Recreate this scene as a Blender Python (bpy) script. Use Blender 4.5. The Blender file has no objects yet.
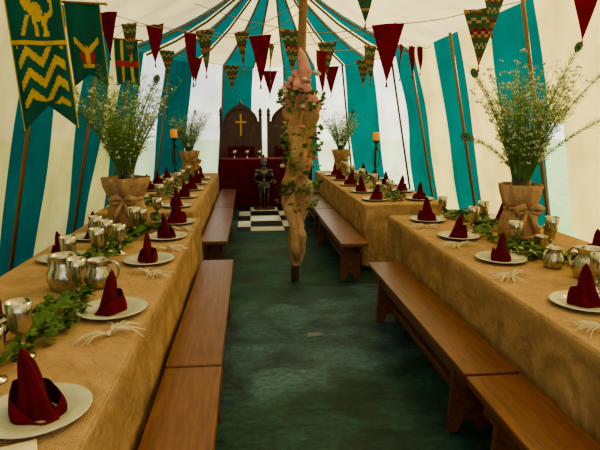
import bpy, math, random
from mathutils import Vector, Matrix, noise
random.seed(7)
R=random.uniform
pi=math.pi
D=bpy.data
scene=bpy.context.scene
try:
    scene.view_settings.view_transform='AgX'; scene.view_settings.look='AgX - Medium High Contrast'; scene.view_settings.exposure=-.2
except Exception as ex: print(ex)

# ---------------- materials ----------------
def new_mat(name):
    m=D.materials.new(name); m.use_nodes=True
    nt=m.node_tree; nt.nodes.clear()
    out=nt.nodes.new('ShaderNodeOutputMaterial')
    return m,nt,out
def pm(name,c1,c2=None,scale=12,rough=.7,metal=0,bump=0,bscale=60,stretch=(1,1,1),spec=.5,trans=0,detail=4,sheen=0,emit=0):
    m,nt,out=new_mat(name); N=nt.nodes; L=nt.links
    b=N.new('ShaderNodeBsdfPrincipled')
    b.inputs['Roughness'].default_value=rough; b.inputs['Metallic'].default_value=metal
    b.inputs['Specular IOR Level'].default_value=spec
    if sheen: b.inputs['Sheen Weight'].default_value=sheen
    tc=N.new('ShaderNodeTexCoord'); mp=N.new('ShaderNodeMapping'); mp.inputs['Scale'].default_value=stretch
    L.new(tc.outputs['Object'],mp.inputs['Vector'])
    if c2 is None: c2=tuple(x*.75 for x in c1)
    nz=N.new('ShaderNodeTexNoise'); nz.inputs['Scale'].default_value=scale; nz.inputs['Detail'].default_value=detail
    L.new(mp.outputs['Vector'],nz.inputs['Vector'])
    cr=N.new('ShaderNodeValToRGB'); cr.color_ramp.elements[0].position=.3; cr.color_ramp.elements[1].position=.7
    cr.color_ramp.elements[0].color=(*c2,1); cr.color_ramp.elements[1].color=(*c1,1)
    L.new(nz.outputs['Fac'],cr.inputs['Fac']); L.new(cr.outputs['Color'],b.inputs['Base Color'])
    if emit:
        L.new(cr.outputs['Color'],b.inputs['Emission Color']); b.inputs['Emission Strength'].default_value=emit
    if bump:
        n2=N.new('ShaderNodeTexNoise'); n2.inputs['Scale'].default_value=bscale; n2.inputs['Detail'].default_value=3
        L.new(mp.outputs['Vector'],n2.inputs['Vector'])
        bp=N.new('ShaderNodeBump'); bp.inputs['Strength'].default_value=bump; bp.inputs['Distance'].default_value=.02
        L.new(n2.outputs['Fac'],bp.inputs['Height']); L.new(bp.outputs['Normal'],b.inputs['Normal'])
    if trans:
        t=N.new('ShaderNodeBsdfTranslucent'); L.new(cr.outputs['Color'],t.inputs['Color'])
        mx=N.new('ShaderNodeMixShader'); mx.inputs[0].default_value=trans
        L.new(b.outputs[0],mx.inputs[1]); L.new(t.outputs[0],mx.inputs[2]); L.new(mx.outputs[0],out.inputs[0])
    else: L.new(b.outputs[0],out.inputs[0])
    return m
def canvas(name,col,see,seecol):
    m,nt,out=new_mat(name); N=nt.nodes; L=nt.links
    tc=N.new('ShaderNodeTexCoord')
    nz=N.new('ShaderNodeTexNoise'); nz.inputs['Scale'].default_value=1.7; nz.inputs['Detail'].default_value=5
    L.new(tc.outputs['Object'],nz.inputs['Vector'])
    def ramp(c,lo):
        r=N.new('ShaderNodeValToRGB'); r.color_ramp.elements[0].position=.3; r.color_ramp.elements[1].position=.7
        r.color_ramp.elements[0].color=(*[x*lo for x in c],1); r.color_ramp.elements[1].color=(*c,1)
        L.new(nz.outputs['Fac'],r.inputs['Fac']); return r
    a=ramp(col,.72); s=ramp(seecol,.72)
    d=N.new('ShaderNodeBsdfDiffuse'); t=N.new('ShaderNodeBsdfTranslucent'); x=N.new('ShaderNodeBsdfTransparent')
    L.new(a.outputs[0],d.inputs[0]); L.new(a.outputs[0],t.inputs[0]); L.new(s.outputs[0],x.inputs[0])
    m1=N.new('ShaderNodeMixShader'); m1.inputs[0].default_value=.6
    L.new(d.outputs[0],m1.inputs[1]); L.new(t.outputs[0],m1.inputs[2])
    m2=N.new('ShaderNodeMixShader'); m2.inputs[0].default_value=see
    L.new(m1.outputs[0],m2.inputs[1]); L.new(x.outputs[0],m2.inputs[2]); L.new(m2.outputs[0],out.inputs[0])
    return m
def burlap(name,c1,c2):
    m,nt,out=new_mat(name); N=nt.nodes; L=nt.links
    b=N.new('ShaderNodeBsdfPrincipled'); b.inputs['Roughness'].default_value=.95; b.inputs['Specular IOR Level'].default_value=.15
    tc=N.new('ShaderNodeTexCoord')
    nz=N.new('ShaderNodeTexNoise'); nz.inputs['Scale'].default_value=5; nz.inputs['Detail'].default_value=12; nz.inputs['Roughness'].default_value=.9
    L.new(tc.outputs['Object'],nz.inputs['Vector'])
    cr=N.new('ShaderNodeValToRGB'); cr.color_ramp.elements[0].position=.38; cr.color_ramp.elements[1].position=.62
    cr.color_ramp.elements[0].color=(*c2,1); cr.color_ramp.elements[1].color=(*c1,1)
    L.new(nz.outputs['Fac'],cr.inputs['Fac'])
    hs=[]
    for ax in ('X','Y','Z'):
        w=N.new('ShaderNodeTexWave'); w.bands_direction=ax; w.inputs['Scale'].default_value=40; w.inputs['Distortion'].default_value=1.5; w.inputs['Detail Scale'].default_value=.6
        L.new(tc.outputs['Object'],w.inputs['Vector']); hs.append(w)
    a1=N.new('ShaderNodeMath'); a1.operation='ADD'; a2=N.new('ShaderNodeMath'); a2.operation='ADD'
    L.new(hs[0].outputs['Fac'],a1.inputs[0]); L.new(hs[1].outputs['Fac'],a1.inputs[1])
    L.new(a1.outputs[0],a2.inputs[0]); L.new(hs[2].outputs['Fac'],a2.inputs[1])
    mr=N.new('ShaderNodeMapRange'); mr.inputs['From Max'].default_value=3; mr.inputs['To Min'].default_value=.6; mr.inputs['To Max'].default_value=1.25
    L.new(a2.outputs[0],mr.inputs['Value'])
    vm=N.new('ShaderNodeVectorMath'); vm.operation='SCALE'
    L.new(cr.outputs[0],vm.inputs[0]); L.new(mr.outputs[0],vm.inputs['Scale']); L.new(vm.outputs[0],b.inputs['Base Color'])
    bp=N.new('ShaderNodeBump'); bp.inputs['Strength'].default_value=.5; bp.inputs['Distance'].default_value=.004
    L.new(a2.outputs[0],bp.inputs['Height'])
    n3=N.new('ShaderNodeTexNoise'); n3.inputs['Scale'].default_value=4.0; n3.inputs['Detail'].default_value=5; n3.inputs['Distortion'].default_value=1.2
    L.new(tc.outputs['Object'],n3.inputs['Vector'])
    b2=N.new('ShaderNodeBump'); b2.inputs['Strength'].default_value=.7; b2.inputs['Distance'].default_value=.06
    L.new(n3.outputs['Fac'],b2.inputs['Height']); L.new(bp.outputs[0],b2.inputs['Normal']); L.new(b2.outputs[0],b.inputs['Normal'])
    L.new(b.outputs[0],out.inputs[0]); return m
def wood(name,c1,c2,rough=.35,axis=(14,1.2,14)):
    return pm(name,c1,c2,scale=3,rough=rough,bump=.08,bscale=8,stretch=axis,detail=6)

M={}
M['cream']=canvas('canvas_cream',(.72,.57,.23),.11,(1,.78,.32))
M['cream_backlit']=canvas('canvas_cream_backlit',(.90,.88,.78),.42,(1,.99,.94))  # cream apse canvas whitened; backlit overexposure put into its colour and transparency
M['teal']=canvas('canvas_teal',(.006,.105,.10),.025,(0,.16,.155))
M['roof']=canvas('canvas_roof',(.70,.58,.29),.10,(1,.82,.42))
M['burlap']=burlap('burlap_cloth',(.50,.325,.19),(.33,.21,.115))
M['burlap2']=burlap('burlap_light',(.56,.36,.22),(.35,.21,.125))
M['bench']=wood('bench_wood',(.20,.075,.030),(.10,.034,.014),.30)
M['pole']=wood('pole_wood',(.24,.12,.05),(.14,.07,.03),.5,(14,14,1.2))
M['dark']=wood('throne_wood',(.10,.03,.012),(.04,.012,.006),.35,(10,10,2))
M['burg']=pm('burgundy_cloth',(.13,.004,.012),(.07,.002,.007),scale=9,rough=.9,bump=.15,bscale=40,spec=.2)
M['pburg']=pm('pennant_burgundy',(.17,.006,.016),(.11,.004,.010),rough=.85,trans=.3,spec=.2)
M['plate']=pm('plate_ceramic',(.52,.52,.42),(.43,.43,.34),rough=.25)
M['pewter']=pm('pewter',(.58,.54,.45),(.36,.33,.26),scale=25,rough=.24,metal=.92,bump=.05)
M['iron']=pm('wrought_iron',(.06,.05,.04),(.03,.025,.02),rough=.45,metal=.7)
M['steel']=pm('armor_steel',(.20,.19,.17),(.08,.075,.065),rough=.28,metal=1)
M['black']=pm('black_glaze',(.012,.012,.014),rough=.3)
M['gold']=pm('gold_paint',(.70,.42,.07),(.5,.28,.04),rough=.45,metal=.3)
M['yel']=pm('banner_gold',(.62,.42,.06),(.45,.29,.04),rough=.8,trans=.3)
M['bteal']=pm('banner_teal',(.0,.10,.085),(.0,.06,.055),scale=5,rough=.85,trans=.25)
M['bgreen']=pm('pattern_green',(.03,.10,.055),(.015,.06,.035),rough=.85,trans=.3)
M['tan']=pm('pattern_tan',(.34,.25,.13),(.22,.15,.08),scale=30,rough=.85,trans=.3)
M['brn']=pm('pattern_brown',(.14,.05,.03),(.09,.03,.02),rough=.85,trans=.3)
M['red']=pm('banner_red',(.38,.02,.015),rough=.8,trans=.2)
M['leaf']=pm('fern_leaf',(.26,.42,.12),(.12,.24,.06),scale=14,rough=.6,trans=.4)
M['ivy']=pm('ivy_leaf',(.09,.19,.035),(.03,.085,.014),scale=20,rough=.4,trans=.15)
M['stem']=pm('plant_stem',(.13,.23,.06),rough=.6)
M['flower']=pm('white_blossom',(.85,.85,.74),rough=.7,trans=.3)
M['pink']=pm('rose_pink',(.72,.30,.30),(.52,.18,.19),rough=.7,trans=.15)
M['pinkcloth']=pm('pink_organza',(.68,.34,.32),(.48,.21,.20),rough=.8,trans=.15,bump=.3,bscale=25)
M['raffia']=pm('raffia',(.74,.66,.47),rough=.8)
M['cord']=pm('cord',(.35,.25,.13),rough=.8)
M['feath']=pm('peacock_barbs',(.10,.16,.05),(.10,.07,.03),rough=.5,trans=.2)
M['fblue']=pm('peacock_eye',(.01,.03,.18),rough=.4)
M['candle']=pm('amber_candle',(.85,.38,.06),(.75,.3,.04),rough=.5,emit=.15)
M['paper']=pm('paper',(.14,.18,.20),rough=.8)
M['grass']=pm('lawn',(.24,.38,.12),(.16,.28,.08),scale=3,rough=.9)

# floor carpet material : bluish band between dark green areas, ragged edges
m,nt,out=new_mat('carpet'); N=nt.nodes; L=nt.links
b=N.new('ShaderNodeBsdfPrincipled'); b.inputs['Roughness'].default_value=.62; b.inputs['Specular IOR Level'].default_value=.35
tc=N.new('ShaderNodeTexCoord'); sep=N.new('ShaderNodeSeparateXYZ'); L.new(tc.outputs['Object'],sep.inputs[0])
nz=N.new('ShaderNodeTexNoise'); nz.inputs['Scale'].default_value=1.5; L.new(tc.outputs['Object'],nz.inputs['Vector'])
ad=N.new('ShaderNodeMath'); ad.operation='MULTIPLY_ADD'; ad.inputs[1].default_value=.8
L.new(nz.outputs['Fac'],ad.inputs[0]); L.new(sep.outputs['Y'],ad.inputs[2])
mx_=N.new('ShaderNodeMath'); mx_.operation='MULTIPLY_ADD'; mx_.inputs[1].default_value=-.45
L.new(sep.outputs['X'],mx_.inputs[0]); L.new(ad.outputs[0],mx_.inputs[2])
cr=N.new('ShaderNodeValToRGB'); e=cr.color_ramp.elements
mr=N.new('ShaderNodeMapRange'); mr.inputs['From Max'].default_value=10; L.new(mx_.outputs[0],mr.inputs['Value']); L.new(mr.outputs[0],cr.inputs['Fac'])
e[0].position=.315; e[0].color=(.012,.048,.042,1); e[1].position=.345; e[1].color=(.034,.080,.105,1)
x=e.new(.50); x.color=(.030,.074,.092,1); x=e.new(.515); x.color=(.007,.044,.036,1)
n2=N.new('ShaderNodeTexNoise'); n2.inputs['Scale'].default_value=26; n2.inputs['Detail'].default_value=9; n2.inputs['Roughness'].default_value=.75; L.new(tc.outputs['Object'],n2.inputs['Vector'])
m2=N.new('ShaderNodeMapRange'); m2.inputs['From Min'].default_value=.35; m2.inputs['From Max'].default_value=.65; m2.inputs['To Min'].default_value=.45; m2.inputs['To Max'].default_value=1.6; L.new(n2.outputs['Fac'],m2.inputs['Value'])
n4=N.new('ShaderNodeTexNoise'); n4.inputs['Scale'].default_value=2.6; n4.inputs['Detail'].default_value=6; n4.inputs['Distortion'].default_value=.8; L.new(tc.outputs['Object'],n4.inputs['Vector'])
m4=N.new('ShaderNodeMapRange'); m4.inputs['From Min'].default_value=.38; m4.inputs['From Max'].default_value=.62; m4.inputs['To Min'].default_value=.6; m4.inputs['To Max'].default_value=1.5; L.new(n4.outputs['Fac'],m4.inputs['Value'])
mu=N.new('ShaderNodeMath'); mu.operation='MULTIPLY'; L.new(m2.outputs[0],mu.inputs[0]); L.new(m4.outputs[0],mu.inputs[1])
vm=N.new('ShaderNodeVectorMath'); vm.operation='SCALE'; L.new(cr.outputs[0],vm.inputs[0]); L.new(mu.outputs[0],vm.inputs['Scale']); L.new(vm.outputs[0],b.inputs['Base Color'])
mp=N.new('ShaderNodeMapping'); mp.inputs['Scale'].default_value=(.8,2.6,1); L.new(tc.outputs['Object'],mp.inputs[0])
n3=N.new('ShaderNodeTexNoise'); n3.inputs['Scale'].default_value=1.6; n3.inputs['Detail'].default_value=4; L.new(mp.outputs[0],n3.inputs['Vector'])
bp=N.new('ShaderNodeBump'); bp.inputs['Strength'].default_value=.8; bp.inputs['Distance'].default_value=.12; L.new(n3.outputs['Fac'],bp.inputs['Height'])
L.new(bp.outputs[0],b.inputs['Normal']); L.new(b.outputs[0],out.inputs[0]); M['carpet']=m
# checker
m,nt,out=new_mat('checker_lino'); N=nt.nodes; L=nt.links
b=N.new('ShaderNodeBsdfPrincipled'); b.inputs['Roughness'].default_value=.35
tc=N.new('ShaderNodeTexCoord'); ck=N.new('ShaderNodeTexChecker'); ck.inputs['Scale'].default_value=1.9
ck.inputs['Color1'].default_value=(.60,.59,.56,1); ck.inputs['Color2'].default_value=(.012,.012,.014,1)
L.new(tc.outputs['Object'],ck.inputs[0]); L.new(ck.outputs[0],b.inputs['Base Color']); L.new(b.outputs[0],out.inputs[0]); M['check']=m

# ---------------- mesh builder ----------------
class MB:
    def __init__(s): s.v=[]; s.f=[]; s.m=[]; s.s=[]; s.mats=[]
    def mi(s,k):
        if k not in s.mats: s.mats.append(k)
        return s.mats.index(k)
    def add(s,vs,fs,k,smooth=True):
        o=len(s.v); s.v+= [tuple(p) for p in vs]; i=s.mi(k)
        for f in fs: s.f.append(tuple(o+a for a in f)); s.m.append(i); s.s.append(smooth)
    def box(s,x0,x1,y0,y1,z0,z1,k,bev=0):
        if bev<=0:
            vs=[(x,y,z) for z in(z0,z1) for y in(y0,y1) for x in(x0,x1)]
            s.add(vs,[(0,2,3,1),(4,5,7,6),(0,1,5,4),(1,3,7,5),(3,2,6,7),(2,0,4,6)],k,False); return
        b=bev
        def ring(i,z):
            X0,X1,Y0,Y1=x0+i,x1-i,y0+i,y1-i; c=b
            return [(X0+c,Y0,z),(X1-c,Y0,z),(X1,Y0+c,z),(X1,Y1-c,z),(X1-c,Y1,z),(X0+c,Y1,z),(X0,Y1-c,z),(X0,Y0+c,z)]
        vs=ring(b*.7,z0)+ring(0,z0+b)+ring(0,z1-b)+ring(b*.7,z1)
        fs=[tuple(range(7,-1,-1)),tuple(range(24,32))]
        for r in range(3):
            for i in range(8):
                j=(i+1)%8; fs.append((r*8+i,r*8+j,r*8+8+j,r*8+8+i))
        s.add(vs,fs,k,False)
    def lathe(s,prof,k,n=20,c=(0,0,0),sx=1,sy=1,fn=None):
        vs=[];fs=[]
        for r,z in prof:
            for i in range(n):
                a=2*pi*i/n; rr=r*(fn(a,z) if fn else 1)
                vs.append((c[0]+rr*math.cos(a)*sx,c[1]+rr*math.sin(a)*sy,c[2]+z))
        for j in range(len(prof)-1):
            for i in range(n):
                q=(i+1)%n; fs.append((j*n+i,j*n+q,j*n+n+q,j*n+n+i))
        if prof[0][0]>1e-4: fs.append(tuple(range(n-1,-1,-1)))
        if prof[-1][0]>1e-4: fs.append(tuple((len(prof)-1)*n+i for i in range(n)))
        s.add(vs,fs,k)
    def tube(s,pts,rad,k,n=8,caps=True):
        pts=[Vector(p) for p in pts]
        if not hasattr(rad,'__len__'): rad=[rad]*len(pts)
        vs=[];fs=[]; up=None
        for i,p in enumerate(pts):
            d=(pts[min(i+1,len(pts)-1)]-pts[max(i-1,0)]); d=d.normalized() if d.length>1e-9 else Vector((0,0,1))
            if up is None: up=d.orthogonal().normalized()
            a=(up-d*up.dot(d)); a=a.normalized() if a.length>1e-6 else d.orthogonal().normalized(); up=a; b_=d.cross(a)
            for j in range(n):
                t=2*pi*j/n; vs.append(p+a*math.cos(t)*rad[i]+b_*math.sin(t)*rad[i])
        for i in range(len(pts)-1):
            for j in range(n):
                q=(j+1)%n; fs.append((i*n+j,i*n+q,i*n+n+q,i*n+n+j))
        if caps: fs.append(tuple(range(n-1,-1,-1))); fs.append(tuple((len(pts)-1)*n+j for j in range(n)))
        s.add(vs,fs,k)
    def sphere(s,c,r,k,n=12,sc=(1,1,1)):
        m_=n//2; prof=[(max(1e-5,r*math.sin(pi*j/m_)),-r*math.cos(pi*j/m_)*sc[2]) for j in range(m_+1)]
        s.lathe(prof,k,n,c,sc[0],sc[1])
    def extr(s,pts,y0,y1,k):
        n=len(pts); vs=[(x,y0,z) for x,z in pts]+[(x,y1,z) for x,z in pts]
        fs=[tuple(range(n)),tuple(range(2*n-1,n-1,-1))]+[(i,n+i,n+(i+1)%n,(i+1)%n) for i in range(n)]
        s.add(vs,fs,k,False)
    def mesh(s,name):
        me=D.meshes.new(name); me.from_pydata(s.v,[],s.f); me.update()
        for k in s.mats: me.materials.append(M[k])
        me.polygons.foreach_set('material_index',s.m); me.polygons.foreach_set('use_smooth',s.s); me.update()
        return me
    def obj(s,name,loc=(0,0,0),rot=0): return place(s.mesh(name),name,loc,rot)
def place(me,name,loc=(0,0,0),rot=0,sc=1):
    o=D.objects.new(name,me); scene.collection.objects.link(o); o.location=loc; o.rotation_euler=(0,0,rot); o.scale=(sc,sc,sc); return o

# ---------------- tent shell ----------------
CX=.46; EH=2.45; BH=3.08; EZ=2.9; YC=9.5; RZ=4.3; Y0=-3.0
def apse(t,hw,hy): return (CX+hw*math.cos(t), YC+hy*math.sin(t))
NL=16
def wall(name,cols,openf=None):
    mb=MB(); n=len(cols); vs=[]
    for i,(e_,b_,k) in enumerate(cols):
        for j in range(NL+1):
            t=j/NL; x=b_[0]+(e_[0]-b_[0])*t; y=b_[1]+(e_[1]-b_[1])*t
            w=noise.noise(Vector((x*1.8,y*1.8,t*1.2)))*.10*math.sin(pi*t)+.02*math.sin(y*9+x*6+t*1.5)*min(1,(1-t)*3)
            dx=CX-x; vs.append((x+w*(1 if dx>0 else -1),y,EZ*t))
    for i in range(n-1):
        fs=[(i*(NL+1)+j,(i+1)*(NL+1)+j,(i+1)*(NL+1)+j+1,i*(NL+1)+j+1) for j in range(NL) if not(openf and openf(i,j))]
        for f in fs: mb.f.append(f); mb.m.append(mb.mi(cols[i][2])); mb.s.append(True)
    mb.v=vs; return mb.obj(name)
ys=[Y0+.125*i for i in range(int((YC-Y0)/.125)+1)]
def stripe(y): return 'teal' if (math.floor(y+.06-.5)%2) else 'cream'
wall('wall_left',[((CX-EH,y),(CX-BH,y),stripe(y)) for y in ys])
wall('wall_right',[((CX+EH,y),(CX+BH,y),stripe(y) if y>4.4 or y<3.4 else 'cream') for y in ys],
     lambda i,j:(5.2<ys[i]<5.6 and j<9))
NS=11; SUB=6; A=NS*SUB
wall('wall_back',[(apse(pi*i/A,EH,2.9),apse(pi*i/A,BH,3.5),'teal' if (i//SUB)%2==0 else 'cream_backlit') for i in range(A+1)])
# ceiling
mb=MB()
for sgn in(-1,1):
    vs=[];nj=8
    for y in ys:
        for j in range(nj+1):
            t=j/nj; vs.append((CX+sgn*EH*(1-t),y,EZ+(RZ-EZ)*t-.16*math.sin(pi*t)+.035*math.sin(y*6.28)*math.sin(pi*t)))
    mb.add(vs,[(i*(nj+1)+j,(i+1)*(nj+1)+j,(i+1)*(nj+1)+j+1,i*(nj+1)+j+1) for i in range(len(ys)-1) for j in range(nj)],'roof')
for i in range(A):
    k='teal' if (i//SUB)%2==0 else 'roof'
    vs=[]
    for a in(i,i+1):
        p=apse(pi*a/A,EH,2.9)
        for j in range(9):
            t=j/8; vs.append((p[0]+(CX-p[0])*t,p[1]+(YC-p[1])*t,EZ+(RZ-EZ)*t-.16*math.sin(pi*t)))
    mb.add(vs,[(j,9+j,10+j,j+1) for j in range(8)],k)
mb.obj('ceiling')
# wall poles + rafters
mb=MB()
for y in (1.5,3.5,5.5,7.5,9.4):
    for s in(-1,1):
        mb.tube([(CX+s*(BH-.13),y,0),(CX+s*(EH-.11),y,EZ-.02)],.022,'pole')
for i in range(1,NS):
    a=pi*i/NS
    if i%2: 
        p=apse(a,BH-.13,3.37); q=apse(a,EH-.10,2.80); mb.tube([(p[0],p[1],0),(q[0],q[1],EZ-.02)],.02,'pole')
mb.obj('tent_wall_poles')
mb=MB()
for i in range(0,NS+1):
    a=pi*i/NS; q=apse(a,EH*.98,2.84)
    mb.tube([(q[0],q[1],EZ-.03)]+[(q[0]+(CX-q[0])*t,q[1]+(YC-q[1])*t,EZ+(RZ-EZ)*t-.16*math.sin(pi*t)-.04) for t in (.25,.5,.75,1)],.018,'pole')
mb.tube([(CX,Y0,RZ-.05),(CX,YC,RZ-.05)],.04,'pole')
mb.obj('ceiling_rafters')

mb=MB(); mb.box(CX-BH,CX+BH,Y0,YC+3.6,-.02,0,'carpet'); mb.obj('floor')
mb=MB(); mb.box(-40,40,-40,60,-.08,-.03,'grass'); mb.obj('lawn')
mb=MB(); mb.box(-.21,.88,8.1,10.5,.0,.006,'check'); mb.obj('checkered_floor_mat')
mb=MB(); mb.add([(0,0,.004),(.12,.02,.006),(.13,.09,.004),(.01,.08,.008)],[(0,1,2,3)],'paper'); mb.obj('paper_scrap',(.42,3.85,0))

# ---------------- tables ----------------
def table(name,x0,x1,y0,y1,h=.75,k='burlap',hem=.05,kt='bench'):
    mb=MB(); per=[]; r=.04
    def seg(a,b,nrm):
        n=max(2,int((Vector(b)-Vector(a)).length/.05))
        for i in range(n): 
            t=i/n; per.append((a[0]+(b[0]-a[0])*t,a[1]+(b[1]-a[1])*t,*nrm))
    def arc(cx,cy,a0):
        for i in range(4):
            a=a0+pi/2*i/4; per.append((cx+r*math.cos(a),cy+r*math.sin(a),math.cos(a),math.sin(a)))
    seg((x0+r,y0),(x1-r,y0),(0,-1)); arc(x1-r,y0+r,-pi/2)
    seg((x1,y0+r),(x1,y1-r),(1,0)); arc(x1-r,y1-r,0)
    seg((x1-r,y1),(x0+r,y1),(0,1)); arc(x0+r,y1-r,pi/2)
    seg((x0,y1-r),(x0,y0+r),(-1,0)); arc(x0+r,y0+r,pi)
    n=len(per); rings=[(-.015,h),( -.003,h-.004),(.002,h-.015)]
    lv=12
    for j in range(1,lv+1): rings.append((None,h-.015-(h-.015-hem)*j/lv))
    vs=[]
    for ri,(o,z) in enumerate(rings):
        for i,(x,y,nx,ny) in enumerate(per):
            if o is None:
                t=(h-z)/h
                q=noise.noise(Vector((x*1.1,y*1.1,z*.5)))
                w=.5+.5*math.sin((x+y)*11+q*7); w2=noise.noise(Vector((x*3,y*3,z*2)))
                off=.002+min(t*1.6,1)*(.026*w*(.4+abs(q)*1.6)+.018*w2+.004); off=max(off,.002); zz=z+ (.03*noise.noise(Vector((x*3,y*3,5))) if ri==len(rings)-1 else 0)
            else: off=o; zz=z
            vs.append((x+nx*off,y+ny*off,zz))
    fs=[tuple(range(n))]
    mb.add(vs[:n],fs,k,False)
    mb.add(vs,[(j*n+i,(j+1)*n+i,(j+1)*n+(i+1)%n,j*n+(i+1)%n) for j in range(len(rings)-1) for i in range(n)],k)
    mb.box(x0+.03,x1-.03,y0+.03,y1-.03,h-.045,h-.012,kt)
    m_=max(2,int((y1-y0)/1.2)+1)
    for i in range(m_):
        y=y0+.3+(y1-y0-.6)*i/(m_-1)
        for xx in (x0+.12,x1-.12): mb.box(xx-.03,xx+.03,y-.03,y+.03,0,h-.045,kt)
        mb.box(x0+.12,x1-.12,y-.02,y+.02,.25,.31,kt)
    return mb.obj(name)
table('banquet_table',-1.47,-.475,-.3,5.05)
table('banquet_table',1.34,2.55,-.3,5.02)
table('banquet_table',-1.56,-.58,5.4,9.9)
table('banquet_table',1.25,2.2,5.72,10.2)
table('head_table',-.6,1.25,10.6,11.3,.95,'burg',.02,'dark')

def bench_mesh(Ln):
    mb=MB(); w=.28
    mb.box(0,w,0,Ln,.41,.45,'bench',.006)
    for y in(.22,Ln-.26):
        pts=[(.03,0),(.08,0),(.11,.07),(w-.11,.07),(w-.08,0),(w-.03,0),(w-.045,.41),(.045,.41)]
        mb.extr(pts,y,y+.04,'bench')
    mb.box(.05,.075,.1,Ln-.1,.31,.41,'bench',.004); mb.box(w-.075,w-.05,.1,Ln-.1,.31,.41,'bench',.004)
    mb.box(w/2-.02,w/2+.02,.2,Ln-.2,.13,.18,'bench',.004)
    return mb.mesh('bench')
bm=bench_mesh(2.1); bl=bench_mesh(2.25)
for x,y,me in [(-.43,.22,bl),(-.435,2.49,bm),(1.0,.0,bl),(1.005,2.28,bm),(-.52,5.35,bl),(-.53,7.62,bl),(.9,5.12,bl),(.9,7.4,bl)]:
    place(me,'bench',(x,y,0))

# ---------------- tableware ----------------
def napkin(seed):
    random.seed(seed); mb=MB(); n=40; vs=[]; H=R(.19,.215); lv=22; ph=R(0,6); lean=R(.01,.04)
    for j in range(lv+1):
        t=j/lv; r=.062*(1-t)**.72*(1-.18*math.sin(pi*min(1,t*1.3)))+.0015
        for i in range(n):
            a=2*pi*i/n; q=r*(1+.24*math.sin(3*a+ph+t*3.0)+.12*math.sin(7*a+t*2)*(1-t))
            vs.append((q*math.cos(a)*1.05+lean*t*t,q*math.sin(a)*.72,H*t))
    mb.add(vs,[(j*n+i,j*n+(i+1)%n,(j+1)*n+(i+1)%n,(j+1)*n+i) for j in range(lv) for i in range(n)],'burg')
    vs=[];lv=6
    for j in range(lv+1):
        t=j/lv
        for i in range(n):
            a=2*pi*i/n; hh=.055+.04*math.cos(a+.6)+.014*math.sin(2*a)
            r=.076+.006*math.sin(pi*t)-.012*t; r*=1+.08*math.sin(5*a+1+t)
            vs.append((r*math.cos(a)*1.08,r*math.sin(a)*.82,hh*t))
    mb.add(vs,[(j*n+i,j*n+(i+1)%n,(j+1)*n+(i+1)%n,(j+1)*n+i) for j in range(lv) for i in range(n)],'burg')
    return mb.mesh('cloth_napkin')
naps=[napkin(i) for i in(1,2,3,4)]
mb=MB(); mb.lathe([(.0001,.006),(.085,.006),(.10,.010),(.115,.018),(.155,.025),(.162,.024),(.160,.020),(.12,.012),(.10,.0),(.0001,.0)],'plate',36); plate=mb.mesh('plate')
mb=MB(); mb.lathe([(.0001,0),(.038,0),(.036,.006),(.012,.014),(.009,.03),(.014,.04),(.009,.05),(.010,.075),(.028,.088),(.036,.11),(.038,.15),(.041,.185),(.038,.185),(.034,.15),(.031,.112),(.0001,.095)],'pewter',20); goblet=mb.mesh('goblet')
def jug(k,sc=1):
    mb=MB(); mb.lathe([(.0001,0),(.07,0),(.078,.012),(.088,.05),(.085,.09),(.07,.12),(.062,.14),(.066,.17),(.072,.18),(.067,.18),(.058,.14),(.065,.12),(.078,.06),(.0001,.015)],k,24)
    mb.tube([(.066,0,.155),(.10,0,.165),(.125,0,.14),(.128,0,.10),(.115,0,.06),(.085,0,.045)],.009,k,8)
    return mb.mesh('tankard')
tank=jug('pewter'); tankb=jug('black')
mb=MB(); mb.lathe([(.0001,0),(.04,0),(.045,.01),(.043,.10),(.046,.11),(.042,.11),(.038,.02),(.0001,.015)],'pewter',20)
mb.tube([(.043,0,.09),(.07,0,.09),(.078,0,.06),(.068,0,.03),(.043,0,.025)],.006,'pewter'); mug=mb.mesh('mug')
def raffia(seed):
    random.seed(seed); mb=MB()
    mb.sphere((0,0,.012),.012,'raffia',8)
    for i in range(30):
        a=R(-.6,.6)+(pi if i%3==0 else 0); l=R(.07,.16); c=R(-.6,.6)
        pts=[(l*t*math.cos(a+c*t),l*t*math.sin(a+c*t),.008+.03*math.sin(pi*t)*R(.5,1)+.002) for t in(0,.33,.66,1)]
        mb.tube(pts,.0020,'raffia',4)
    return mb.mesh('raffia_tassel')
rafs=[raffia(i) for i in(5,6,7)]
random.seed(11)
T=.751
def setting(x,y,side,edge=None,gob=True):
    place(plate,'plate',(x,y,T),R(0,6))
    place(random.choice(naps),'cloth_napkin',(x+R(-.01,.01),y+R(-.01,.01),T+.007),R(0,6),R(.95,1.12))
    if gob: place(goblet,'goblet',(x-side*R(.2,.24),y+R(.2,.26),T),R(0,6),R(1.05,1.22))
    if edge is not None: place(random.choice(rafs),'raffia_tassel',(edge,y+R(-.42,-.3),T),R(-.7,.7)+(0 if side>0 else pi))
for y in(.68,1.55,2.46,3.4,4.13,4.76): setting(-.66,y,1,-.60)
for y in(1.3,2.4,3.5,4.17): setting(-1.22,y,-1,None,False)
for y in(1.4,2.34,3.22,3.93,4.67): setting(1.62,y,-1,1.5)
for y in(1.5,2.35,3.25,4.6): setting(2.3,y,1,None,False)
for y in(5.75,6.5,7.25,8.0,8.75): setting(-.79,y,1); setting(-1.36,y,-1,None,False)
for y in(6.05,6.8,7.6,8.4,9.15): setting(1.46,y,-1); setting(1.99,y,1,None,False)
for x,y,me,r,s in [(-1.0,2.86,tank,2.5,1.05),(-.83,2.88,tank,0,.85),(1.93,2.78,tank,2,1.),(2.12,2.72,tank,.5,.95),(1.86,3.02,tank,3.5,.7)]:
    place(me,'tankard',(x,y,T),r,s)
for x,y,me in [(-1.04,2.08,tankb)]: place(me,'tankard',(x,y,T),1,.7)
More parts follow.
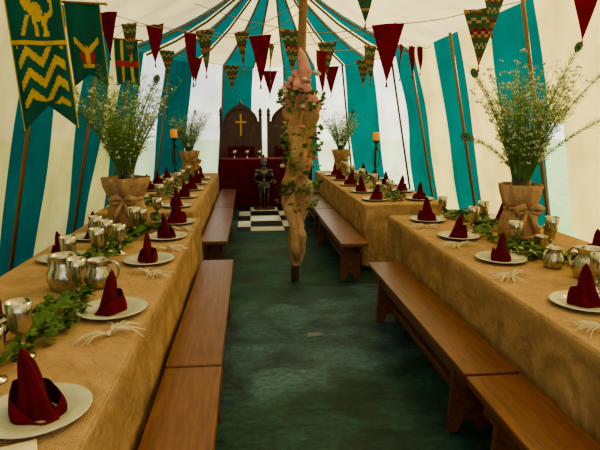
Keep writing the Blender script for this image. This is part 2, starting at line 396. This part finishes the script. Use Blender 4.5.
for x,y in [(-1.0,3.72),(-.87,1.98),(-1.12,3.9),(2.0,4.35),(1.95,2.2),(-1.08,3.18),(2.15,3.55),(-.98,3.42),(-.93,4.3)]: place(goblet,'goblet',(x,y,T),0,1.2)
for x,y in [(2.3,3.82),(2.02,3.45),(-1.1,6.1),(-1.08,7.4),(1.72,6.5),(1.73,8.1)]: place(mug,'mug',(x,y,T),R(0,6),1)
mb=MB(); vs=[]
for i in range(7):
    for j in range(7): vs.append(((i/6-.5)*.16,(j/6-.5)*.1,.008+.012*abs(math.sin(i*1.1))*math.sin(pi*j/6)))
mb.add(vs,[(i*7+j,(i+1)*7+j,(i+1)*7+j+1,i*7+j+1) for i in range(6) for j in range(6)],'raffia'); mb.obj('linen_favor',(-.66,1.33,T),.4)

# ---------------- ivy ----------------
LEAF=[(0,0),(.35,-.12),(.55,.1),(.42,.3),(.62,.62),(.25,.62),(0,1.0),(-.25,.62),(-.62,.62),(-.42,.3),(-.55,.1),(-.35,-.12)]
def leaf(mb,p,size,k='ivy',up=None):
    rot=Matrix.Rotation(R(0,2*pi),3,'Z')@Matrix.Rotation(R(-.6,.6),3,'X')@Matrix.Rotation(R(-.6,.6),3,'Y')
    if up is not None: rot=up@rot
    vs=[Vector((0,.35*size,.12*size))]+[Vector((x*size,y*size,0)) for x,y in LEAF]
    vs=[rot@v+Vector(p) for v in vs]; n=len(LEAF)
    mb.add(vs,[(0,1+i,1+(i+1)%n) for i in range(n)],k)
def garland(x,y0,y1,avoid,dens=34,thin=.25,wd=.10):
    mb=MB(); n=int((y1-y0)/.06); pts=[]
    for i in range(n+1):
        y=y0+(y1-y0)*i/n; pts.append((x+.07*math.sin(y*3.1)+.03*math.sin(y*9),y,T+.012+.01*math.sin(y*13)))
    run=[]
    for p in pts:
        if any((p[0]-a[0])**2+(p[1]-a[1])**2<a[2]**2 for a in avoid):
            if len(run)>1: mb.tube(run,.004,'stem',5)
            run=[]
        else: run.append(p)
    if len(run)>1: mb.tube(run,.004,'stem',5)
    for i in range(int((y1-y0)*dens)):
        p=random.choice(pts)
        w=.5+.5*noise.noise(Vector((0,p[1]*1.6,x)))*2
        if R(0,1)>w+thin: continue
        q=(p[0]+R(-wd,wd),p[1]+R(-.03,.03),T+R(.02,.06))
        if any((q[0]-a[0])**2+(q[1]-a[1])**2<(a[2]+.03)**2 for a in avoid): continue
        leaf(mb,q,R(.035,.065))
    mb.obj('ivy_garland')
garland(-.94,.5,4.95,[(-1.07,4.72,.22),(-1.0,2.86,.12),(-.83,2.88,.10),(-1.04,2.08,.09)],190,.4,.11)
garland(1.95,.5,4.95,[(2.07,3.88,.2),(1.93,2.78,.12),(2.12,2.72,.12),(1.86,3.02,.09)],190,.5,.12)
garland(-1.07,5.5,9.2,[(-1.07,7.8,.12)],75,.4); garland(1.72,5.85,9.3,[(1.75,7.3,.12)],75,.4)

# ---------------- vases ----------------
def vase(seed,fl,feathers,N_=70,hgt=1.0,spread=.55,pw=1.0):
    random.seed(seed); mb=MB()
    fn=lambda a,z: 1+.05*math.sin(7*a+z*20)+.035*math.sin(3*a+1+z*9)
    f2=lambda a,z: 1+.10*math.sin(9*a+z*8)+.06*math.sin(4*a)
    mb.lathe([(.0001,0),(.13*pw,0),(.145*pw,.02),(.15*pw,.09),(.135*pw,.17),(.118*pw,.22),(.112*pw,.245),(.118*pw,.25)],'burlap2',40,fn=fn)
    mb.lathe([(.113*pw,.24),(.13*pw,.28),(.152*pw,.35),(.165*pw,.42),(.16*pw,.425),(.14*pw,.35),(.10,.27),(.0001,.26)],'burlap2',48,fn=f2)
    mb.lathe([(.114*pw,.225),(.126*pw,.232),(.126*pw,.252),(.114*pw,.26)],'burlap2',40,fn=fn)
    for s in(-1,1):
        mb.tube([(0,-.125*pw,.24),(s*.05,-.16*pw,.27),(s*.10,-.155*pw,.25),(s*.08,-.15*pw,.215),(0,-.13*pw,.235)],[.012,.028,.03,.025,.012],'burlap2',8)
        mb.tube([(0,-.13*pw,.235),(s*.04,-.165*pw,.16),(s*.07,-.17*pw,.07)],[.012,.022,.028],'burlap2',8)
    mb.tube([(0,0,.05),(0,0,.5)],.07,'black',16)
    for i in range(N_):
        a=R(0,2*pi); sp=spread*math.sqrt(R(0,1)); L_=hgt*R(.6,1.0); 
        b0=Vector((.055*math.cos(a),.055*math.sin(a),.38)); pts=[]
        c=R(-.25,.25)
        for j in range(9):
            t=j/8; rr=sp*L_*(.15*t+.85*t**1.7); aa=a+c*t
            pts.append(b0+Vector((rr*math.cos(aa),rr*math.sin(aa),L_*(t-.12*sp*t*t))))
        mb.tube(pts,[.0038*(1-.7*j/8) for j in range(9)],'stem',3,False)
        isf=R(0,1)<fl
        for j in range(3,9):
            for q in range(3):
                p=pts[j]+(pts[j-1]-pts[j])*R(0,1)
                th=R(0,2*pi); d=Vector((math.cos(th),math.sin(th),R(.4,1.3))).normalized(); l=R(.04,.13)*(1.15-j/14)
                e=p+d*l; sd=d.orthogonal().normalized()*.0014
                mb.add([p-sd,p+sd,e],[(0,1,2)],'stem',False)
                for w in range(5):
                    s=R(.3,1); pp=p+d*l*s; th2=R(0,2*pi)
                    dd=(Vector((math.cos(th2),math.sin(th2),R(-.2,.9)))).normalized()*R(.014,.034)
                    ss=dd.orthogonal().normalized()*.0028
                    mb.add([pp,pp+dd*.5+ss,pp+dd,pp+dd*.5-ss],[(0,1,2,3)],'leaf',False)
                if isf and R(0,1)<.65:
                    for w in range(4):
                        pp=e+Vector((R(-.014,.014),R(-.014,.014),R(-.008,.008))); r=R(.005,.008)
                        mb.add([pp+Vector((r,0,0)),pp+Vector((0,r,0)),pp-Vector((r,0,0)),pp-Vector((0,r,0)),pp+Vector((0,0,r)),pp-Vector((0,0,r))],
                               [(0,1,4),(1,2,4),(2,3,4),(3,0,4),(1,0,5),(2,1,5),(3,2,5),(0,3,5)],'flower')
    for (dx,dy,hz,dr) in feathers:
        pts=[Vector((0,0,.4))]
        for j in range(1,19):
            t=j/18; pts.append(Vector((dx*t**1.4,dy*t**1.4,.4+hz*(t)-dr*t**3)))
        mb.tube(pts,[.0035*(1-.5*j/18) for j in range(19)],'stem',4,False)
        for j in range(4,18):
            for q in range(9):
                p=pts[j]+(pts[j+1]-pts[j])*R(0,1); tn=(pts[j+1]-pts[j]).normalized(); sd=Vector((tn.z,0,-tn.x))
                sd.normalize()
                for s in(-1,1):
                    d=(tn*1.2+sd*s*.8+Vector((0,R(-.3,.3),0))).normalized()*R(.03,.055+.03*(j>13)); w=tn*.0024
                    mb.add([p-w,p+w,p+d],[(0,1,2)],'feath',False)
        tn=(pts[-1]-pts[-2]).normalized(); sd=Vector((tn.z,0,-tn.x)).normalized(); c=pts[-1]
        for q in range(30):
            a=2*pi*q/30; d=tn*math.cos(a)*.06+sd*math.sin(a)*.042; w=sd*.002 if abs(math.cos(a))>.6 else tn*.002
            mb.add([c-w,c+w,c+d],[(0,1,2)],'feath',False)
        for rr,kk,off in((.027,'brn',0),(.021,'leaf',.002),(.013,'fblue',.004)):
            o=Vector((0,-off,0)); vs=[c+o]+[c+o+tn*math.cos(a)*rr*1.35+sd*math.sin(a)*rr for a in [2*pi*i/14 for i in range(14)]]
            mb.add(vs,[(0,1+i,1+(i+1)%14) for i in range(14)],kk,False)
            vs2=[v-2*o+Vector((0,.001,0)) for v in vs]; mb.add(vs2,[(0,1+(i+1)%14,1+i) for i in range(14)],kk,False)
    return mb.mesh('flower_vase')
v1=vase(3,.25,[(-.50,.0,.78,.1),(-.2,.1,.95,.0),(.3,0,.9,.05)],100,.92,.54,1.15)
v2=vase(4,.8,[(.60,-.1,.98,.05),(.55,-.2,.62,.08),(-.42,0,.84,.0),(-.46,.0,.50,.12),(.30,-.1,1.02,0)],100,1.0,.48,.95)
v3=vase(5,.35,[(.2,0,.8,.1)],70,.75,.55,1)
place(v1,'flower_vase',(-1.07,4.72,T)); place(v2,'flower_vase',(2.07,3.88,T))
place(v3,'flower_vase',(-1.05,9.5,T),1.); place(v3,'flower_vase',(1.68,9.72,T),0)

# ---------------- candlesticks ----------------
mb=MB()
mb.lathe([(.0001,0),(.07,0),(.072,.01),(.03,.025),(.012,.05),(.014,.2),(.02,.22),(.012,.24),(.011,.5),(.02,.54),(.012,.57),(.015,.62),(.045,.645),(.05,.655),(.03,.65),(.0001,.65)],'iron',16)
for s in (0,2*pi/3,4*pi/3): mb.tube([(.012*math.cos(s),.012*math.sin(s),.57),(.05*math.cos(s),.05*math.sin(s),.48),(.06*math.cos(s),.06*math.sin(s),.36),(.012*math.cos(s),.012*math.sin(s),.28)],.005,'iron',6)
mb.lathe([(.0001,.65),(.045,.65),(.047,.66),(.046,.765),(.04,.77),(.0001,.765)],'candle',20)
mb.tube([(0,0,.765),(0,0,.782),(.003,0,.788)],.0015,'black',5)
cm=mb.mesh('candlestick')
place(cm,'candlestick',(-1.07,7.8,T),0,1.05); place(cm,'candlestick',(1.75,7.3,T))
mb=MB(); 
for x in (-.3,-.05,.2): mb.lathe([(.0001,.951),(.04,.951),(.01,.97),(.01,1.03),(.03,1.05),(.033,1.11),(.03,1.11),(.0001,1.06)],'pewter',14,(x,10.85,0))
mb.obj('goblet_set')

# ---------------- tent pole with swag ----------------
mb=MB(); px,py=.457,5.4
def pc(z): return Vector((px+.03*z,py,z))
mb.tube([pc(0),pc(1.5),pc(3),pc(4.2)],.042,'pole',16); mb.obj('tent_pole')
mb=MB(); n=40; lv=130; vs=[]
z0,z1=.17,2.15
for j in range(lv+1):
    t=j/lv; z=z0+(z1-z0)*t; c=pc(z); env=min(1,t*6,(1-t)*9+.3)*(.72+.45*min(1,max(0,(z-.5)/.8)))
    g=1-.35*math.exp(-((z-.62)/.07)**2)-.3*math.exp(-((z-1.12)/.07)**2)-.2*math.exp(-((z-1.62)/.06)**2)
    for i in range(n):
        a=2*pi*i/n
        r=.052+env*g*(.060+.046*math.sin(2*a+z*8.5)+.022*math.sin(7*a-z*11)+.03*noise.noise(Vector((math.cos(a)*1.5,math.sin(a)*1.5,z*5))))
        r=max(r,.047)
        vs.append(c+Vector((r*math.cos(a)+.014*math.sin(z*5),r*math.sin(a),0)))
F=[(j*n+i,j*n+(i+1)%n,(j+1)*n+(i+1)%n,(j+1)*n+i) for j in range(lv) for i in range(n)]
cut=int(lv*.80)*n
mb.add(vs,F[:cut],'burlap2'); mb.add(vs,F[cut:],'pinkcloth')
for (za,zb,kk,ph) in ((.85,1.75,'burlap2',2.2),(1.68,2.12,'pinkcloth',.5)):
    pts=[];rad=[]
    for i in range(70):
        t=i/69; z=za+(zb-za)*t; a=ph+(z-za)*9; c=pc(z); pts.append(c+Vector((.115*math.cos(a),.115*math.sin(a),0))); rad.append(.034+.018*math.sin(i*.9))
    mb.tube(pts,rad,kk,10)
pts=[pc(.95)+Vector((-.06,-.10,0)),pc(.78)+Vector((-.10,-.11,0)),pc(.6)+Vector((-.04,-.11,0)),pc(.38)+Vector((-.02,-.11,0)),pc(.24)+Vector((.01,-.10,0))]
mb.tube(pts,[.03,.055,.04,.055,.025],'burlap2',10)
pts=[pc(1.98)+Vector((.0,-.10,0)),pc(2.12)+Vector((.03,-.11,0)),pc(2.26)+Vector((.0,-.08,0)),pc(2.36)+Vector((-.02,-.03,0))]
mb.tube(pts,[.05,.07,.045,.01],'pinkcloth',12)
def rose(c,r,k):
    for q in range(3):
        rr=r*(1-.28*q); fn=lambda a,z:1+.16*math.sin(5*a+q)
        mb.lathe([(.0001,-rr*.6),(rr*.7,-rr*.3),(rr,rr*.2+q*.006),(rr*.85,rr*.55+q*.008),(rr*.6,rr*.2+q*.006),(.0001,rr*.1)],k,12,c,fn=fn)
random.seed(21)
for i in range(22):
    z=R(1.75,2.12) if i<17 else R(1.2,1.6); a=R(-pi,.2); c=pc(z)+Vector(((.17)*math.cos(a),.17*math.sin(a),0)); rose(tuple(c),R(.022,.034),'flower' if i%2==0 else 'pink')
for zc,cnt,sp in((1.0,50,.07),(1.48,65,.14),(1.85,60,.11),(.82,18,.05),(1.25,25,.09)):
    for i in range(cnt):
        a=R(-pi,0.4); c=pc(zc+R(-sp,sp))+Vector(((.15+R(0,.09))*math.cos(a),(.15+R(0,.09))*math.sin(a),0))
        leaf(mb,c,R(.03,.06),'ivy',Matrix.Rotation(R(-1.3,1.3),3,'X'))
mb.obj('burlap_swag')

# ---------------- bunting ----------------
def pennant(mb,c,d,w,h,kind):
    d=Vector(d).normalized(); nrm=Vector((-d.y,d.x,0)); nu,nv=12,20; P=[]
    ph=R(0,6)
    for j in range(nv+1):
        t=j/nv
        for i in range(nu+1):
            u=(i/nu-.5)*(1-t*.985)
            P.append(Vector(c)+d*(u*w)+nrm*(.02*math.sin(u*5+ph+t*2)+.015*math.sin(t*4+ph))+Vector((0,0,-h*t)))
    for j in range(nv):
        for i in range(nu):
            t=j/nv
            if kind=='b': k='pburg'
            else:
                if kind=='g': k='bgreen' if (j%7) else 'tan'
                else:
                    q=(j+ (1 if (i//2%2) else 0))%9
                    k=['tan','brn','bgreen','bgreen','tan','bgreen','bgreen','brn','pburg'][q]
            a=j*(nu+1)+i; mb.add([P[a],P[a+1],P[a+nu+2],P[a+nu+1]],[(0,1,2,3)],k)
    mb.lathe([(.0001,0),(.008,-.01),(.006,-.02),(.012,-.05),(.0001,-.05)],'tan' if kind!='b' else 'pburg',6,tuple(P[nv*(nu+1)+nu//2]))
def bunting(ends,pens):
    mb=MB(); pts=[ends[0]]+[p[:3] for p in pens]+[ends[1]]
    full=[]
    for a,b in zip(pts[:-1],pts[1:]):
        a=Vector(a);b=Vector(b)
        for i in range(5): t=i/5; full.append(a.lerp(b,t)+Vector((0,0,-.03*math.sin(pi*t))))
    full.append(Vector(pts[-1])); mb.tube(full,.004,'cord',5)
    for i,p in enumerate(pens):
        d=Vector(pts[i+2])-Vector(pts[i]); d.z=0
        if len(p)>6: d=Vector((math.cos(p[6]),math.sin(p[6]),0))
        pennant(mb,p[:3],d,p[3],p[4],p[5])
    mb.obj('pennant_bunting')
top=lambda z:tuple(pc(z)+Vector((0,-.05,0)))
W=.28
bunting([top(2.5),(2.86,4.4,2.82)],[(1.19,4.65,2.46,W,.47,'b'),(2.03,4.7,2.61,.31,.48,'p'),(2.72,4.3,2.76,.25,.46,'b')])
bunting([top(2.95),(2.86,3.9,2.82)],[(.935,4.42,2.79,.24,.36,'g'),(1.88,4.13,2.77,.28,.44,'p')])
bunting([top(2.62),(2.84,8.4,2.82)],[(.83,6.21,2.45,.25,.47,'b'),(1.5,6.7,2.58,.29,.43,'p'),(2.15,7.6,2.72,.24,.44,'b'),(2.42,8.0,2.77,.24,.42,'b'),(2.62,8.25,2.80,.2,.38,'b',.9)])
bunting([top(2.72),(-1.88,6.1,2.82)],[(.125,5.57,2.5,.26,.47,'b'),(-.59,5.86,2.56,.18,.5,'b',.9),(-1.45,5.98,2.77,.24,.43,'b')])
bunting([top(2.8),(-1.88,7.2,2.84)],[(-.06,6.0,2.60,.22,.38,'p'),(-.47,6.17,2.64,.27,.46,'p'),(-1.08,6.67,2.78,.28,.44,'b'),(-1.40,6.8,2.81,.26,.42,'p')])
bunting([(-.6,6.6,3.0),(1.9,6.9,2.9)],[(.50,6.1,2.64,.36,.44,'p'),(.30,7.0,2.62,.26,.43,'p'),(1.05,7.3,2.7,.26,.42,'p')])
bunting([(-1.85,9.0,2.82),(2.75,9.0,2.82)],[(-1.3,9.1,2.80,.28,.42,'p'),(-.9,9.6,2.75,.28,.42,'b'),(-.29,9.94,2.67,.28,.42,'p'),(.39,9.87,2.57,.28,.42,'b'),(.9,9.7,2.58,.28,.42,'p'),(1.42,9.3,2.6,.28,.46,'b'),(1.95,9.2,2.7,.26,.42,'p')])

# ---------------- heraldic banners ----------------
def banner(loc,w,h,kind,rot,roll=0):
    mb=MB(); nu,nv=44,110; P=[]
    for j in range(nv+1):
        t=j/nv
        for i in range(nu+1):
            u=i/nu-.5; tail=.16*h*(1-abs(u)*2)*max(0,(t-.8)/.2)
            P.append(Vector((u*w,.03*math.sin(u*9+t*2)*(.3+t)+.02*math.sin(t*5),-h*t+tail)))
    for j in range(nv):
        for i in range(nu):
            u=(i+.5)/nu-.5; t=(j+.5)/nv; k='bteal'
            if abs(u)>.47: k='yel'
            elif kind==1:
                z=(t*7.5+abs(((u*2.0+.5)%1)-.5)*1.7+u*1.2)%1.0
                if .46<t<.86 and z<.46 and abs(u)<.42: k='yel'
                if .43<t<.455: k='yel'
                X=u; Y=t-.27
                body=((X*1.0-.02)**2/.012+(Y+.02)**2/.0035)<1 or ((X+.13)**2+((Y+.09)*1.4)**2)<.009
                legs=any(abs(X-(a+(Y-.0)*s))<.035 and 0<Y<.13 for a,s in((-.14,-1.0),(-.04,.3),(.10,.6),(.17,-.3)))
                tl=abs(math.hypot(X-.2,(Y+.06)*1.6)-.10)<.028 and X>.16
                paw=abs(Y+.05+(X+.15)*-.7)<.02 and -.36<X<-.1
                if body or legs or tl or paw: k='yel'
            elif kind==2:
                if ((u*1.3)**2+((t-.62)*2.2)**2)<.07: k='red'
                if abs(u)<.34 and abs((t-.56)+abs(u)*.45-.02)<.04: k='yel'
                if (u/.07)**2+((t-.62)/.13)**2<1: k='yel'
                if abs(t-.74)<.02 and abs(u)<.15: k='yel'
            else:
                if abs(abs(u)-.2)<.06: k='yel'
                if abs(t-.5)<.06: k='red'
            a=j*(nu+1)+i; mb.add([P[a],P[a+1],P[a+nu+2],P[a+nu+1]],[(0,1,2,3)],k)
    mb.tube([(-w/2-.05,0,.01),(w/2+.05,0,.01)],.012,'pole',8)
    mb.sphere((-w/2-.06,0,.01),.02,'gold',8); mb.sphere((w/2+.06,0,.01),.02,'gold',8)
    mb.tube([(-w/2,0,.01),(0,0,.16),(w/2,0,.01)],.004,'cord',5)
    o=mb.obj('heraldic_banner',loc,rot); o.rotation_euler=(0,roll,rot)
banner((-1.56,4.25,2.72),.38,1.14,1,.35,-.06)
banner((-1.63,5.75,2.80),.34,.80,2,.4,-.05)
banner((-1.66,7.8,2.76),.32,.62,3,.4)

# ---------------- thrones ----------------
def throne():
    mb=MB(); w=.43
    for s in(-1,1):
        mb.box(s*w-.035,s*w+.035,-.035,.035,0,1.82,'dark',.006)
        mb.lathe([(.035,0),(.05,.02),(.03,.05),(.045,.09),(.03,.13),(.0001,.19)],'dark',12,(s*w,0,1.82))
        mb.box(s*w-.035,s*w+.035,-.6,-.53,0,.74,'dark',.006)
        mb.box(s*w-.045,s*w+.045,-.62,.0,.70,.75,'dark',.01)
        mb.sphere((s*w,-.6,.74),.055,'dark',12)
    pts=[(-w,.4),(w,.4),(w,1.7)]
    for i in range(13):
        a=pi*i/12; pts.append((w*.86*math.cos(a),1.7+.30*math.sin(a)*(1+.25*math.sin(a)**8)))
    pts.append((-w,1.7)); mb.extr(pts,-.02,.02,'dark')
    for i in range(12):
        a,b_=pi*i/12,pi*(i+1)/12
        mb.tube([(w*.8*math.cos(q),-.03,1.68+.28*math.sin(q)) for q in(a,b_)],.016,'dark',6)
    mb.lathe([(.02,0),(.045,.03),(.02,.06),(.0001,.12)],'dark',10,(0,0,2.05))
    mb.box(-w,w,-.58,0,.40,.46,'dark',.01); mb.box(-w+.06,w-.06,-.55,-.04,.46,.52,'burg',.02)
    mb.box(-w,w,-.58,-.55,.2,.28,'dark')
    mb.box(-.30,.30,-.035,-.02,.6,1.15,'burg',.01)
    mb.box(-.02,.02,-.045,-.018,1.38,1.86,'gold'); mb.box(-.115,.115,-.045,-.018,1.66,1.70,'gold')
    return mb.mesh('throne')
tm=throne(); place(tm,'throne',(-.18,11.98,0)); place(tm,'throne',(.86,11.98,0))

# ---------------- suit of armour ----------------
mb=MB()
mb.box(-.2,.2,-.14,.14,0,.04,'dark',.008)
for s in(-1,1):
    mb.tube([(s*.07,0,.06),(s*.072,-.01,.12),(s*.07,.0,.20),(s*.068,-.006,.27),(s*.062,0,.36),(s*.055,0,.46)],[.026,.024,.038,.030,.044,.055],'steel',14)
    mb.sphere((s*.068,-.025,.275),.033,'steel',12); mb.tube([(s*.07,.03,.055),(s*.072,-.04,.055),(s*.078,-.10,.047)],[.028,.026,.012],'steel',10)
    mb.sphere((s*.125,0,.735),.055,'steel',14,(1,1,.8))
    mb.tube([(s*.135,0,.72),(s*.16,.005,.64),(s*.165,-.005,.58)],[.034,.032,.026],'steel',12)
    mb.sphere((s*.166,0,.575),.032,'steel',10)
    mb.tube([(s*.165,-.005,.57),(s*.12,-.08,.53),(s*.035,-.125,.50)],[.027,.025,.02],'steel',12)
    mb.sphere((s*.022,-.135,.495),.028,'steel',10)
    for f in range(4): mb.tube([(s*.03,-.145,.515-.013*f),(s*.012,-.158,.513-.013*f),(-s*.008,-.15,.511-.013*f)],.0065,'steel',6)
    mb.tube([(s*.03,-.13,.52),(s*.012,-.14,.53),(0,-.148,.53)],.007,'steel',6)
mb.lathe([(.12,.40),(.118,.43),(.108,.44),(.11,.47),(.10,.48),(.10,.51),(.088,.52),(.085,.54),(.105,.60),(.125,.67),(.12,.73),(.08,.775),(.045,.785)],'steel',24,(0,0,0),1,.72)
mb.tube([(0,-.10,.56),(0,-.098,.66),(0,-.075,.74)],.006,'steel',6)
mb.lathe([(.055,.77),(.062,.79),(.05,.81),(.055,.84),(.064,.87),(.066,.91),(.058,.955),(.035,.985),(.0001,.995)],'steel',20,(0,0,0),.9,1.08)
mb.tube([(-.058,-.02,.90),(-.03,-.075,.90),(.0,-.088,.90),(.03,-.075,.90),(.058,-.02,.90)],.005,'black',6)
mb.tube([(-.05,-.03,.87),(0,-.10,.865),(.05,-.03,.87)],[.02,.028,.02],'steel',8)
mb.tube([(0,-.05,.975),(0,.0,1.0),(0,.05,.97)],[.004,.01,.004],'steel',6)
mb.tube([(0,.03,.99),(0,.07,1.03),(0,.12,.98),(0,.13,.9)],[.01,.022,.022,.006],'burg',8)
mb.tube([(0,-.15,.04),(0,-.15,.46)],[.004,.012],'steel',6); mb.tube([(-.07,-.15,.465),(.07,-.15,.465)],.008,'steel',6); mb.tube([(0,-.15,.46),(0,-.15,.57)],.008,'dark',6); mb.sphere((0,-.15,.58),.015,'gold',8)
mb.obj('suit_of_armor',(.27,10.28,.006))

# ---------------- world, light, camera ----------------
w=D.worlds.new('sky'); scene.world=w; w.use_nodes=True; nt=w.node_tree; nt.nodes.clear()
o=nt.nodes.new('ShaderNodeOutputWorld'); bg=nt.nodes.new('ShaderNodeBackground'); bg.inputs[1].default_value=2.2
tc=nt.nodes.new('ShaderNodeTexCoord'); sp=nt.nodes.new('ShaderNodeSeparateXYZ'); cr=nt.nodes.new('ShaderNodeValToRGB')
cr.color_ramp.elements[0].position=0; cr.color_ramp.elements[0].color=(.98,.98,1,1); cr.color_ramp.elements[1].position=.7; cr.color_ramp.elements[1].color=(.74,.84,1,1)
nt.links.new(tc.outputs['Generated'],sp.inputs[0]); nt.links.new(sp.outputs['Z'],cr.inputs[0]); nt.links.new(cr.outputs[0],bg.inputs[0]); nt.links.new(bg.outputs[0],o.inputs[0])
sl=D.lights.new('sun','SUN'); sl.energy=11; sl.angle=math.radians(8); sl.color=(1,.88,.64)
so=D.objects.new('sun',sl); scene.collection.objects.link(so); so.rotation_euler=(0,math.radians(52),math.radians(35))

cam=D.cameras.new('camera'); co=D.objects.new('camera',cam); scene.collection.objects.link(co)
co.location=(0,0,1.62); co.rotation_euler=(math.radians(90-10.7),0,math.radians(-5.4))
cam.sensor_width=36; cam.sensor_fit='HORIZONTAL'; cam.lens=530/600*36; cam.clip_start=.05
scene.camera=co
